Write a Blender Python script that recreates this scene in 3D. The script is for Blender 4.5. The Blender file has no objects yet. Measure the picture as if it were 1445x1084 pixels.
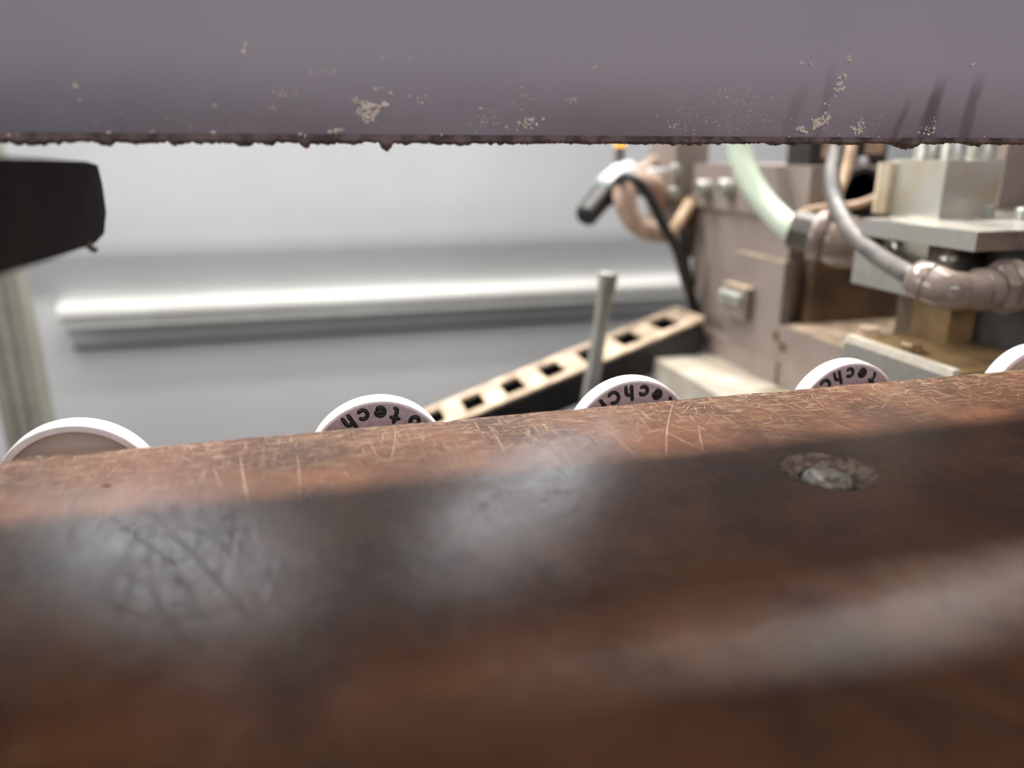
import bpy, bmesh, math, random
import numpy as np
from mathutils import Vector, Matrix, noise as mnoise
random.seed(7)
PI = math.pi
sc = bpy.context.scene
COL = sc.collection
ZC = 0.96                                   # camera height above the floor (m); all z below are relative to it

# ------------------------------------------------------------------ camera, world, lights, exposure
PITCH = math.atan2(327, 1070); YAW = math.radians(14.9); FPX = 1070.0
cam_d = bpy.data.cameras.new('camera'); cam = bpy.data.objects.new('camera', cam_d); COL.objects.link(cam)
cam.location = (0, 0, ZC)
cam.rotation_euler = (PI/2 - PITCH, 0, -YAW)
cam_d.sensor_fit = 'HORIZONTAL'; cam_d.sensor_width = 36
cam_d.lens = 36*FPX/1445
cam_d.clip_start = 0.005; cam_d.clip_end = 60
cam_d.dof.use_dof = True; cam_d.dof.focus_distance = 0.199; cam_d.dof.aperture_fstop = 7.8
sc.camera = cam

w = bpy.data.worlds.new('world'); sc.world = w; w.use_nodes = True
w.node_tree.nodes['Background'].inputs[0].default_value = (0.95, 0.96, 1.0, 1)
w.node_tree.nodes['Background'].inputs[1].default_value = 0.28

def area(name, loc, target, sx, sy, power, color=(1, 1, 1), spread=180):
    l = bpy.data.lights.new(name, 'AREA'); l.shape = 'RECTANGLE'; l.size = sx; l.size_y = sy
    l.energy = power; l.color = color; l.spread = math.radians(spread)
    o = bpy.data.objects.new(name, l); COL.objects.link(o)
    o.location = (loc[0], loc[1], loc[2] + ZC)
    d = Vector(target) - Vector(loc)
    o.rotation_euler = d.to_track_quat('-Z', 'Y').to_euler()
    return o
area('tube_light', (0.1, 0.80, 0.774), (0.1, 0.15, -0.06), 1.7, 0.07, 20, (1.0, 0.955, 0.90), 138)
area('work_lamp', (0.23, 0.80, 0.275), (0.04, 0.12, -0.06), 0.055, 0.055, 0.30, (0.93, 0.95, 1.0))
area('work_lamp', (-0.172, 0.80, 0.30), (-0.024, 0.112, -0.06), 0.075, 0.06, 0.34, (0.90, 0.93, 1.0))
area('wall_fill', (-0.25, 0.45, 0.95), (-0.15, 1.05, -0.10), 0.9, 0.35, 3.9, (1, 0.99, 0.97), 110)  # added fill, brightens the rear wall
area('side_light', (-1.5, 0.62, 0.25), (0.3, 0.5, -0.06), 0.7, 0.6, 4.5, (1.0, 0.985, 0.96), 120)
area('top_fill', (0.45, 0.42, 1.0), (0.34, 0.41, -0.1), 0.5, 0.12, 2.6, (1.0, 0.97, 0.93), 90)  # added unseen light, brightens the tops of the machine parts
area('bar_fill', (0.1, -2.0, 0.75), (0.05, 0.17, 0.0), 1.6, 0.5, 4.0, (0.93, 0.94, 1.0), 80)  # added fill from behind the camera, brightens the bar face
vs = sc.view_settings
sc.display_settings.display_device = 'sRGB'
vs.view_transform = 'Standard'; vs.look = 'None'; vs.gamma = 1; vs.exposure = 0.0
vs.use_curve_mapping = False
sc.cycles.max_bounces = 8

# ------------------------------------------------------------------ measuring helper: picture ray met at a real depth
F_ = Vector((math.sin(YAW)*math.cos(PITCH), math.cos(YAW)*math.cos(PITCH), -math.sin(PITCH)))
R_ = Vector((math.cos(YAW), -math.sin(YAW), 0)); U_ = R_.cross(F_)
def ray(x, y): return F_ + R_*((x-722.5)/FPX) - U_*((y-542)/FPX)
def at(x, y, ax, v):
    d = ray(x, y); return d*(v/d[ax])
def aY(x, y, Y): return at(x, y, 1, Y)

# ------------------------------------------------------------------ materials
def srgb(r, g, b):
    f = lambda c: (c/255/12.92) if c/255 <= 0.04045 else ((c/255+0.055)/1.055)**2.4
    return (f(r), f(g), f(b), 1)
class NT:
    def __init__(s, m):
        s.t = m.node_tree; s.b = s.t.nodes['Principled BSDF']
        s.co = s.t.nodes.new('ShaderNodeTexCoord').outputs['Object']
    def n(s, t): return s.t.nodes.new(t)
    def l(s, a, b): s.t.links.new(a, b)
    def mapping(s, scale, rot=(0, 0, 0), loc=(0, 0, 0)):
        m = s.n('ShaderNodeMapping'); m.inputs['Scale'].default_value = scale
        m.inputs['Rotation'].default_value = rot; m.inputs['Location'].default_value = loc
        s.l(s.co, m.inputs['Vector']); return m.outputs[0]
    def noise(s, scale, detail=4, rough=0.6, vec=None, dist=0):
        t = s.n('ShaderNodeTexNoise'); t.inputs['Scale'].default_value = scale
        t.inputs['Detail'].default_value = detail; t.inputs['Roughness'].default_value = rough
        t.inputs['Distortion'].default_value = dist
        s.l(vec if vec is not None else s.co, t.inputs['Vector']); return t.outputs['Fac']
    def ramp(s, fac, lo, hi, a=0.0, b=1.0):
        r = s.n('ShaderNodeMapRange'); r.inputs['From Min'].default_value = lo; r.inputs['From Max'].default_value = hi
        r.inputs['To Min'].default_value = a; r.inputs['To Max'].default_value = b
        r.interpolation_type = 'SMOOTHSTEP'
        s.l(fac, r.inputs['Value']); return r.outputs[0]
    def mix(s, fac, a, b):
        m = s.n('ShaderNodeMix'); m.data_type = 'RGBA'
        for v, i in ((fac, 0), (a, 6), (b, 7)):
            if hasattr(v, 'is_output') or isinstance(v, bpy.types.NodeSocket): s.l(v, m.inputs[i])
            else: m.inputs[i].default_value = v
        return m.outputs[2]
    def math(s, op, a, b=None):
        m = s.n('ShaderNodeMath'); m.operation = op
        for v, i in ((a, 0), (b, 1)):
            if v is None: continue
            if isinstance(v, bpy.types.NodeSocket): s.l(v, m.inputs[i])
            else: m.inputs[i].default_value = v
        return m.outputs[0]
    def bump(s, h, strength, dist=0.001, normal=None):
        b = s.n('ShaderNodeBump'); b.inputs['Strength'].default_value = strength; b.inputs['Distance'].default_value = dist
        s.l(h, b.inputs['Height'])
        if normal is not None: s.l(normal, b.inputs['Normal'])
        s.l(b.outputs[0], s.b.inputs['Normal']); return b.outputs[0]
def mat(name, c1, c2=None, scale=60, rough=0.5, metal=0.0, lo=0.35, hi=0.65, bump=0.0, rvar=0.0, **kw):
    m = bpy.data.materials.new(name); m.use_nodes = True; t = NT(m)
    t.b.inputs['Roughness'].default_value = rough; t.b.inputs['Metallic'].default_value = metal
    nz = t.noise(scale)
    col = t.mix(t.ramp(nz, lo, hi), c1, c2 or c1)
    t.l(col, t.b.inputs['Base Color'])
    if rvar: t.l(t.ramp(nz, 0.3, 0.7, rough-rvar, rough+rvar), t.b.inputs['Roughness'])
    if bump: t.bump(t.noise(scale*4), bump, 0.0005)
    for k, v in kw.items(): t.b.inputs[k.replace('_', ' ')].default_value = v
    return m

M_wall = mat('wall_sheet', srgb(214, 215, 216), srgb(206, 207, 208), 3, 0.42)
M_seam = mat('wall_seam', srgb(120, 121, 120), srgb(110, 110, 108), 5, 0.6)
M_rail = mat('rail_white', srgb(232, 232, 228), srgb(222, 221, 216), 8, 0.32)
M_post = mat('post_alu', srgb(176, 174, 160), srgb(162, 160, 146), 20, 0.45)
M_floor = mat('floor_concrete', srgb(120, 118, 114), srgb(100, 99, 96), 6, 0.7)
M_steel_dark = mat('dark_steel', srgb(70, 66, 64), srgb(52, 48, 47), 40, 0.6, bump=0.2)
M_block = mat('black_block', srgb(50, 42, 40), srgb(34, 28, 28), 25, 0.8, Specular_IOR_Level=0.2)
M_white = mat('white_plastic', srgb(244, 238, 238), srgb(238, 230, 231), 300, 0.42, bump=0.06)
M_face = mat('printed_face', srgb(184, 168, 171), srgb(168, 152, 157), 900, 0.6, bump=0.25)
M_letter = mat('black_letter', srgb(13, 12, 13), srgb(20, 18, 18), 400, 0.5)
M_steel = mat('bright_steel', srgb(190, 188, 180), srgb(160, 157, 150), 150, 0.28, 0.85)
M_zinc = mat('zinc_plated', srgb(186, 188, 180), srgb(165, 166, 158), 120, 0.35, 0.5)
M_taupe = mat('taupe_paint', srgb(142, 129, 122), srgb(128, 115, 107), 18, 0.5, bump=0.05)
M_taupe_d = mat('dark_brown_taupe', srgb(116, 92, 70), srgb(80, 62, 48), 30, 0.6)  # darker, browner taupe for throat wall, bracket, web and pin holes
M_alu = mat('milled_aluminium', srgb(214, 212, 206), srgb(190, 185, 174), 40, 0.32, 1.0, rvar=0.08)
M_alu_s = mat('stained_aluminium', srgb(214, 211, 202), srgb(210, 194, 160), 30, 0.38, 0.9, 0.45, 0.75)
M_tan = mat('oily_tan', srgb(156, 130, 92), srgb(122, 98, 64), 40, 0.45, 0.2)
M_plat = mat('platform_steel', srgb(208, 203, 192), srgb(188, 176, 156), 25, 0.4, 0.2)
M_fit = mat('fitting_plastic', srgb(138, 123, 114), srgb(122, 107, 98), 120, 0.18)
M_hose_k = mat('hose_grey', srgb(74, 75, 76), srgb(104, 96, 88), 120, 0.42)
M_nut = mat('nut_grey', srgb(104, 100, 94), srgb(88, 84, 78), 120, 0.4)
M_beige = mat('dust_and_lit_beige', srgb(214, 192, 166), srgb(164, 142, 120), 70, 0.65)  # dust on the chain covers; also paints lit tops on foot and ledges
M_cable_b = mat('cable_beige', srgb(196, 166, 136), srgb(170, 142, 116), 150, 0.5)
M_cable_p = mat('hose_tan', srgb(188, 162, 142), srgb(160, 134, 116), 90, 0.42)
M_black = mat('black_plastic', srgb(26, 25, 25), srgb(36, 33, 32), 100, 0.45)
M_void = mat('black_bore', srgb(16, 14, 14), srgb(22, 19, 19), 50, 0.7)
M_grey_l = mat('light_grey_plastic', srgb(205, 205, 208), srgb(190, 190, 192), 90, 0.4)
M_crumb = mat('dried_crumbs', srgb(246, 234, 222), srgb(222, 204, 190), 900, 0.8, bump=0.3)
M_residue = mat('rust_residue', srgb(126, 104, 98), srgb(66, 48, 45), 260, 0.6, bump=0.5)
M_scratch = mat('scratch_light', srgb(222, 188, 158), srgb(190, 150, 122), 300, 0.5)
M_scratch_d = mat('scratch_dark', srgb(52, 38, 34), srgb(64, 46, 40), 300, 0.6)
# lamp lens
M_screw = mat('worn_screw', srgb(222, 216, 206), srgb(150, 136, 120), 500, 0.5, 0.1, bump=0.3)
M_led = bpy.data.materials.new('led_amber'); M_led.use_nodes = True
_b = M_led.node_tree.nodes['Principled BSDF']; _b.inputs['Base Color'].default_value = srgb(240, 170, 60)
_b.inputs['Emission Color'].default_value = srgb(255, 180, 70); _b.inputs['Emission Strength'].default_value = 1.2
# milky green hose
M_green = mat('milky_green', srgb(212, 224, 206), srgb(200, 213, 194), 60, 0.16)
_b = M_green.node_tree.nodes['Principled BSDF']
_b.inputs['Transmission Weight'].default_value = 0.25; _b.inputs['Subsurface Weight'].default_value = 0.4
_b.inputs['Subsurface Radius'].default_value = (0.006, 0.008, 0.006); _b.inputs['Subsurface Scale'].default_value = 0.6

def make_brown():
    m = bpy.data.materials.new('worn_brown'); m.use_nodes = True; t = NT(m)
    n1 = t.noise(38, 6, 0.62, dist=0.4)
    n2 = t.noise(110, 5, 0.7)
    c = t.mix(t.ramp(n1, 0.36, 0.66), srgb(84, 58, 46), srgb(120, 82, 60))
    c = t.mix(t.ramp(n2, 0.52, 0.8, 0, 0.55), c, srgb(146, 108, 76))
    n3 = t.noise(20, 3, 0.5)
    c = t.mix(t.ramp(n3, 0.52, 0.75, 0, 0.4), c, srgb(96, 54, 45))
    # rubbed, dusty wear near the far edge (Y towards 0.167) with streaks running along the block
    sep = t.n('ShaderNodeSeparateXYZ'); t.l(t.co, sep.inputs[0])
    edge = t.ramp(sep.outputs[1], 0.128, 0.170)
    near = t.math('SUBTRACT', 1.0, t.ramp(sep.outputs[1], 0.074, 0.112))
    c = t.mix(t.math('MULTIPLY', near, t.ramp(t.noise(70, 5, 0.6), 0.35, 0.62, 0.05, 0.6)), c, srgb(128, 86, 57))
    st = t.noise(1, 6, 0.75, t.mapping((180, 900, 200), (0, 0, 0.2)))
    st2 = t.noise(1, 6, 0.7, t.mapping((900, 90, 200), (0, 0, 0.5)))
    wear = t.math('MULTIPLY', edge, t.ramp(t.math('MAXIMUM', st, t.math('MULTIPLY', st2, 0.94)), 0.50, 0.66))
    c = t.mix(t.math('MULTIPLY', wear, 0.75), c, srgb(196, 164, 134))
    t.l(c, t.b.inputs['Base Color'])
    rn = t.noise(55, 6, 0.65)
    g1 = t.noise(1, 5, 0.75, t.mapping((1300, 90, 100), (0, 0, 0.5)))
    g2 = t.noise(1, 5, 0.75, t.mapping((1100, 80, 100), (0, 0, -0.7)))
    g3 = t.noise(1, 5, 0.75, t.mapping((90, 1100, 100), (0, 0, 0.15)))
    gl = t.math('MAXIMUM', t.math('MAXIMUM', g1, g2), g3)
    ro = t.math('ADD', t.ramp(rn, 0.3, 0.7, 0.10, 0.20), t.ramp(gl, 0.55, 0.72, 0.0, 0.3))
    t.l(ro, t.b.inputs['Roughness'])
    t.b.inputs['Specular IOR Level'].default_value = 0.2
    b1 = t.noise(1, 5, 0.7, t.mapping((1500, 120, 100), (0, 0, 0.45)))
    b2 = t.noise(1, 5, 0.7, t.mapping((1300, 110, 100), (0, 0, -0.6)))
    h = t.math('ADD', t.math('ADD', b1, b2), t.math('MULTIPLY', t.noise(420, 5, 0.7), 0.8))
    t.bump(h, 0.28, 0.00022)
    return m
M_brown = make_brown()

def make_bar():
    m = bpy.data.materials.new('grey_lacquer'); m.use_nodes = True; t = NT(m)
    n1 = t.noise(14, 5, 0.6)
    c = t.mix(t.ramp(n1, 0.3, 0.7), srgb(186, 180, 189), srgb(190, 184, 192))
    # vertical run marks of dried liquid on the right
    sep = t.n('ShaderNodeSeparateXYZ'); t.l(t.co, sep.inputs[0])
    wob = t.math('MULTIPLY', t.math('SUBTRACT', t.noise(70, 3, 0.5), 0.5), 0.006)
    xw = t.math('ADD', sep.outputs[0], wob)
    run = None
    for x0, hw, z0, amt in ((0.1583, 0.0036, 0.017, 1.0), (0.1497, 0.0014, 0.012, 0.8), (0.1700, 0.0024, 0.018, 0.75), (0.1260, 0.0018, 0.020, 0.35), (0.1180, 0.0026, 0.015, 0.3)):
        dist = t.math('ABSOLUTE', t.math('SUBTRACT', xw, x0))
        k = t.math('MULTIPLY', t.math('SUBTRACT', 1.0, t.ramp(dist, hw*0.3, hw)), t.math('SUBTRACT', 1.0, t.ramp(sep.outputs[2], z0-0.005, z0+0.003)))
        k = t.math('MULTIPLY', k, amt)
        run = k if run is None else t.math('MAXIMUM', run, k)
    c = t.mix(t.math('MULTIPLY', run, 0.7), c, srgb(98, 86, 92))
    # darker towards the lower edge, varied by noise
    gr = t.math('MULTIPLY', t.math('SUBTRACT', 1.0, t.ramp(sep.outputs[2], 0.002, 0.022)), t.ramp(t.noise(22, 5, 0.6), 0.2, 0.7, 0.55, 1.0))
    c = t.mix(t.math('MULTIPLY', gr, 0.7), c, srgb(104, 95, 99))
    sp = t.noise(1100, 3, 0.5)
    spm = t.math('MULTIPLY', t.ramp(sp, 0.69, 0.74), t.ramp(t.noise(45, 3, 0.5), 0.5, 0.65))
    c = t.mix(t.math('MULTIPLY', spm, 0.6), c, srgb(180, 160, 150))
    t.l(c, t.b.inputs['Base Color'])
    t.b.inputs['Roughness'].default_value = 0.42
    t.bump(t.noise(500, 5, 0.6), 0.12, 0.0004)
    return m
M_bar = make_bar()

# ------------------------------------------------------------------ geometry helpers (relative z; the camera height is added on linking)
def new_obj(name, bm, m, parent=None, smooth=False, kind=None, bevel=0.0):
    if bevel:
        es = [e for e in bm.edges if e.is_manifold and e.calc_face_angle(0) > 0.5]
        bmesh.ops.bevel(bm, geom=es, offset=bevel, segments=2, affect='EDGES', profile=0.6, clamp_overlap=True)
    bmesh.ops.recalc_face_normals(bm, faces=bm.faces)
    me = bpy.data.meshes.new(name); bm.to_mesh(me); bm.free()
    me.materials.append(m)
    if smooth:
        for p in me.polygons: p.use_smooth = True
        try: me.set_sharp_from_angle(angle=0.6)
        except Exception: pass
    return link(name, me, parent, kind)
def link(name, me, parent=None, kind=None):
    o = bpy.data.objects.new(name, me); COL.objects.link(o)
    if parent is None: o.location = (0, 0, ZC)
    else:
        o.parent = parent
        bpy_loc = Vector((0, 0, ZC)) - world_loc(parent)
        o.location = bpy_loc
    if kind: o['kind'] = kind
    return o
def world_loc(o):
    v = Vector(o.location)
    while o.parent: o = o.parent; v += Vector(o.location)
    return v
def thing(name, label, cat, loc, group=None):
    o = bpy.data.objects.new(name, None); COL.objects.link(o)
    o.empty_display_size = 0.01
    o.location = (loc[0], loc[1], loc[2]+ZC)
    return tag(o, label, cat, group)
def tag(o, label, cat, group=None):
    o['label'] = label; o['category'] = cat
    if group: o['group'] = group
    return o
def box(bm, x0, x1, y0, y1, z0, z1):
    vs = [bm.verts.new((x, y, z)) for z in (z0, z1) for x, y in ((x0, y0), (x1, y0), (x1, y1), (x0, y1))]
    for f in ((3, 2, 1, 0), (4, 5, 6, 7), (0, 1, 5, 4), (1, 2, 6, 5), (2, 3, 7, 6), (3, 0, 4, 7)):
        bm.faces.new([vs[i] for i in f])
    return vs
def boxobj(name, x0, x1, y0, y1, z0, z1, m, parent=None, bevel=0.0015, **k):
    bm = bmesh.new(); box(bm, x0, x1, y0, y1, z0, z1); return new_obj(name, bm, m, parent, bevel=bevel, **k)
def prism(bm, pts, axis, a, b):
    """extrude a 2-D polygon along axis (0,1,2); pts are the two remaining coordinates in order"""
    def mk(p, t):
        c = list(p); c.insert(axis, t); return bm.verts.new(c)
    A = [mk(p, a) for p in pts]; B = [mk(p, b) for p in pts]
    n = len(pts)
    bm.faces.new(A); bm.faces.new(B[::-1])
    for i in range(n): bm.faces.new((A[i], B[i], B[(i+1) % n], A[(i+1) % n]))
def lathe(bm, prof, origin, axis, seg=32, facet=None):
    """prof: list of (distance along axis, radius)"""
    axis = Vector(axis).normalized(); origin = Vector(origin)
    u = axis.orthogonal().normalized(); v = axis.cross(u)
    rings = []
    for d, r in prof:
        c = origin + axis*d
        if r <= 1e-6: rings.append([bm.verts.new(c)])
        else: rings.append([bm.verts.new(c + (u*math.cos(2*PI*i/seg) + v*math.sin(2*PI*i/seg))*r) for i in range(seg)])
    for A, B in zip(rings, rings[1:]):
        for i in range(seg):
            j = (i+1) % seg
            if len(A) == 1 and len(B) == 1: continue
            if len(A) == 1: bm.faces.new((A[0], B[i], B[j]))
            elif len(B) == 1: bm.faces.new((A[i], B[0], A[j]))
            else: bm.faces.new((A[i], B[i], B[j], A[j]))
    for R in (rings[0], rings[-1]):
        if len(R) > 2: bm.faces.new(R)
def spline(pts, n):
    P = [Vector(p) for p in pts]; P = [P[0]*2-P[1]] + P + [P[-1]*2-P[-2]]
    out = []
    for i in range(1, len(P)-2):
        for k in range(n):
            t = k/n; a, b, c, d = P[i-1], P[i], P[i+1], P[i+2]
            out.append(0.5*((2*b) + (c-a)*t + (2*a-5*b+4*c-d)*t*t + (3*b-a-3*c+d)*t**3))
    out.append(P[-2]); return out
def tube(bm, path, r, seg=16):
    n = len(path); rad = r if callable(r) else (lambda t: r)
    T = (path[1]-path[0]).normalized(); u = T.orthogonal().normalized(); rings = []
    for i, p in enumerate(path):
        t = (path[min(i+1, n-1)] - path[max(i-1, 0)]).normalized()
        u = (u - t*u.dot(t)).normalized(); v = t.cross(u); rr = rad(i/(n-1))
        rings.append([bm.verts.new(p + (u*math.cos(2*PI*k/seg)+v*math.sin(2*PI*k/seg))*rr) for k in range(seg)])
    for A, B in zip(rings, rings[1:]):
        for k in range(seg): bm.faces.new((A[k], B[k], B[(k+1) % seg], A[(k+1) % seg]))
    bm.faces.new(rings[0]); bm.faces.new(rings[-1])
def tubeobj(name, pts, r, m, parent=None, n=10, seg=16):
    bm = bmesh.new(); tube(bm, spline(pts, n), r, seg); return new_obj(name, bm, m, parent, smooth=True)
def latheobj(name, prof, origin, axis, m, parent=None, seg=32, smooth=True):
    bm = bmesh.new(); lathe(bm, prof, origin, axis, seg); return new_obj(name, bm, m, parent, smooth=smooth)
def blob(bm, c, r, sub=1, jit=0.25, squash=(1, 1, 1)):
    res = bmesh.ops.create_icosphere(bm, subdivisions=sub, radius=r)
    for v in res['verts']:
        k = 1 + random.uniform(-jit, jit)
        v.co = Vector((v.co.x*squash[0], v.co.y*squash[1], v.co.z*squash[2]))*k + Vector(c)

# ================================================================== the setting
boxobj('floor', -2.2, 2.6, -1.6, 1.12, -ZC-0.05, -ZC, M_floor, kind='structure', bevel=0)
boxobj('wall_flag', 1.5, 1.55, -1.6, 1.08, -ZC, 1.4, mat('wall_dark', srgb(92, 84, 78), srgb(80, 72, 66), 4, 0.6), kind='structure', bevel=0)  # unseen dark wall added to darken what the aluminium fronts reflect
# rear guard wall: upper sheet, a fold shaped to shade a darker band, then the lower sheet set back
bm = bmesh.new()
prism(bm, [(1.082, 1.4), (1.082, -0.112), (1.0835, -0.126), (1.0985, -0.178), (1.10, -0.19), (1.10, -ZC), (1.16, -ZC), (1.16, 1.4)], 0, -2.2, 2.6)
new_obj('wall_back', bm, M_wall, kind='structure')
# white moulding across the lower sheet, with an end on the left
XR = aY(80, 440, 1.07).x
bm = bmesh.new()
prof = [(1.10, -0.186)]
for i in range(9):
    a = PI/2 + i*PI/2/8
    prof.append((1.085 + 0.016*math.cos(a), -0.200 + 0.014*math.sin(a)))
prof += [(1.069, -0.203), (1.074, -0.205), (1.074, -0.218), (1.078, -0.221), (1.10, -0.221)]
prism(bm, prof, 0, XR, 2.0)
new_obj('trim_1', bm, M_rail, kind='structure')
boxobj('trim_2', XR+0.005, 2.0, 1.096, 1.1002, -0.252, -0.248, M_seam, kind='structure', bevel=0.001)

# door post on the left: extruded profile with two grooves
pt = thing('guard_post', 'pale grey-green upright post with long grooves at the far left', 'post', (-0.285, 0.8, -ZC))
x0, x1 = aY(-22, 480, 0.80).x, aY(41, 480, 0.80).x
bm = bmesh.new()
g = 0.0025; wdt = x1-x0
pts = [(x0, .80), (x0+wdt*.28, .80), (x0+wdt*.28, .80+g), (x0+wdt*.36, .80+g), (x0+wdt*.36, .80), (x0+wdt*.62, .80), (x0+wdt*.62, .80+g), (x0+wdt*.70, .80+g), (x0+wdt*.70, .80), (x1, .80), (x1, .83), (x0, .83)]
prism(bm, pts, 2, -ZC, 0.5)
new_obj('extrusion', bm, M_post, pt)
boxobj('foot_plate', x0-.02, x1+.02, .78, .85, -ZC, -ZC+.01, M_post, pt)

# ================================================================== brown block in the foreground
bb = thing('brown_block', 'long worn reddish-brown block with scratched top filling the foreground', 'machine bar', (0.1, 0.1, -0.092))
YE = 0.1683; RE = 0.0035; ZT = -0.06
NX = 420
xs = np.linspace(-0.32, 0.46, NX)
profs = [(-0.12, ZT-0.03), (-0.12, ZT)] + [(-0.12+(YE-RE+0.12)*k/14, ZT) for k in range(1, 14)]
for k in range(0, 9):
    a = PI/2*(1-k/8); profs.append((YE-RE+RE*math.cos(a), ZT-RE+RE*math.sin(a)))
profs.append((YE, ZT-0.03))
bm = bmesh.new(); cols = []
for i, x in enumerate(xs):
    col = []
    for k, (y, z) in enumerate(profs):
        dz = dy = 0
        if k >= 14:
            j = mnoise.noise(Vector((x*90, 3.1, 0)))*0.00022 + mnoise.noise(Vector((x*420, 7.7, k*0.2)))*0.00016
            chip = max(0, mnoise.noise(Vector((x*160, 1.7, 5.0))) - 0.38)*0.0016
            dy = j - chip; dz = -chip*0.7 + j*0.6
            if k == 14: dz *= 0.15; dy = 0
        if x < 0.0: dy -= 0.0016*min(1, (-x/0.06))**2
        col.append(bm.verts.new((x, y+dy, z+dz)))
    cols.append(col)
n = len(profs)
for A, B in zip(cols, cols[1:]):
    for k in range(n): bm.faces.new((A[k], A[(k+1) % n], B[(k+1) % n], B[k]))
bm.faces.new(cols[0]); bm.faces.new(cols[-1])
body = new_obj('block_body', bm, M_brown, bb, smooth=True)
# countersunk hole cut out of the body
HC = (0.0957, 0.1172)
bm = bmesh.new()
lathe(bm, [(0.002, 0.0105), (0, 0.0090), (-0.0022, 0.0060), (-0.0030, 0.0050), (-0.0085, 0.0050)], (HC[0], HC[1], ZT), (0, 0, 1), 48)
cut = new_obj('hole_cut', bm, M_brown)
md = body.modifiers.new('hole', 'BOOLEAN'); md.object = cut; md.operation = 'DIFFERENCE'; md.solver = 'EXACT'
# both objects are at the same origin in world space once evaluated
bpy.context.view_layer.update()
dg = bpy.context.evaluated_depsgraph_get()
me2 = bpy.data.meshes.new_from_object(body.evaluated_get(dg))
body.modifiers.clear(); body.data = me2; me2.name = 'block_body'
bpy.data.objects.remove(cut)
# worn cone lining, washer ring and screw in the hole
bm = bmesh.new()
NR = 56
ring = []
for d, r in ((0.00010, 0.0090), (-0.0007, 0.0077), (-0.0014, 0.0066), (-0.0020, 0.0057), (-0.0027, 0.0048)):
    ring.append([bm.verts.new((HC[0]+math.cos(2*PI*i/NR)*r*(1+(0.14 if d > 0 else 0.05)*mnoise.noise(Vector((i*0.5, r*900, 0)))), HC[1]+math.sin(2*PI*i/NR)*r*(1+(0.14 if d > 0 else 0.05)*mnoise.noise(Vector((i*0.5, r*900, 4)))), ZT+d)) for i in range(NR)])
for A, B in zip(ring, ring[1:]):
    for i in range(NR): bm.faces.new((A[i], A[(i+1) % NR], B[(i+1) % NR], B[i]))
M_cone = mat('worn_cone', srgb(168, 148, 130), srgb(116, 96, 82), 420, 0.85, lo=0.38, hi=0.6, bump=0.5)
new_obj('countersink', bm, M_cone, bb, smooth=True)
latheobj('screw_head', [(-0.007, 0.0048), (-0.0024, 0.0048), (-0.0014, 0.0044), (-0.0011, 0.0037), (-0.0013, 0.0031), (-0.0026, 0.0027), (-0.0034, 0.0022), (-0.0036, 0)], (HC[0], HC[1]+0.0002, ZT), (0, 0, 1), M_screw, bb, 40)

# scratches: hair-thin slivers lying on the surface
def surf_z(y):
    if y <= YE-RE: return ZT
    d = min(RE*0.999, y-(YE-RE)); return ZT-RE+math.sqrt(RE*RE-d*d)
def scratch(bm, x, y, ang, L, wd, bend=0.0, seg=7, lift=0.00005):
    A, B = [], []
    for i in range(seg+1):
        t = i/seg-0.5
        a = ang + bend*t
        px = x + math.cos(a)*L*t; py = y + math.sin(a)*L*t
        py = min(py, YE-0.0008)
        ww = wd*(0.25+0.75*math.sin(PI*(i+0.4)/(seg+0.8)))*random.uniform(0.7, 1.2)
        nx, ny = -math.sin(a)*ww/2, math.cos(a)*ww/2
        ya, yb = min(py+ny, YE-0.0008), min(py-ny, YE-0.0008)
        A.append(bm.verts.new((px+nx, ya, surf_z(ya)+lift))); B.append(bm.verts.new((px-nx, yb, surf_z(yb)+lift)))
    for i in range(seg): bm.faces.new((A[i], A[i+1], B[i+1], B[i]))
bm = bmesh.new()
for i in range(620):
    x = random.uniform(-0.07, 0.20) if i % 3 else random.uniform(0.06, 0.20)
    y = YE - abs(random.gauss(0, 0.012)) - 0.0015
    if y < 0.134 and random.random() < 0.75: continue
    a = random.choice([random.gauss(0.05, 0.25), random.gauss(0.05, 0.25), random.gauss(-0.9, 0.35), random.gauss(1.1, 0.4)])
    scratch(bm, x, y, a, random.uniform(0.0008, 0.010)*random.uniform(0.3, 1), random.uniform(0.00003, 0.00012), random.uniform(-0.15, 0.15))
# small rubbed flecks along the very edge
for i in range(420):
    x = random.uniform(-0.07, 0.21); y = YE - abs(random.gauss(0, 0.0022)) - 0.0012
    scratch(bm, x, y, random.gauss(0, 0.3), random.uniform(0.0004, 0.0028), random.uniform(0.00006, 0.0002), 0, 3)
# the long ones that stand out
for (xa, ya, xb, yb, wd) in ((936, 645, 947, 566, .00022), (1000, 640, 930, 605, .00014), (905, 588, 1010, 618, .00014), (720, 600, 790, 640, .00013), (690, 600, 715, 640, .00016), (560, 600, 553, 655, .00016), (520, 620, 535, 650, .00012), (338, 640, 350, 712, .00018), (420, 640, 425, 700, .00012), (1060, 600, 1150, 608, .00013), (1160, 590, 1230, 620, .00012), (1075, 615, 1190, 625, .00012), (985, 600, 992, 640, .00014), (950, 575, 1040, 600, .00015), (1240, 545, 1330, 556, .00012), (860, 610, 900, 645, .00012), (640, 610, 700, 612, .00014), (300, 655, 312, 690, .00012), (1350, 535, 1420, 548, .00012), (1020, 570, 1100, 578, .00016), (760, 590, 850, 598, .00016)):
    p, q = at(xa, ya, 2, ZT), at(xb, yb, 2, ZT); d = q-p
    scratch(bm, (p.x+q.x)/2, (p.y+q.y)/2, math.atan2(d.y, d.x), math.hypot(d.x, d.y), wd*0.7, random.uniform(-.08, .08), 10, 0.00006)
o = new_obj('scratches', bm, M_scratch, bb, kind='stuff')
bm = bmesh.new()
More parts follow.
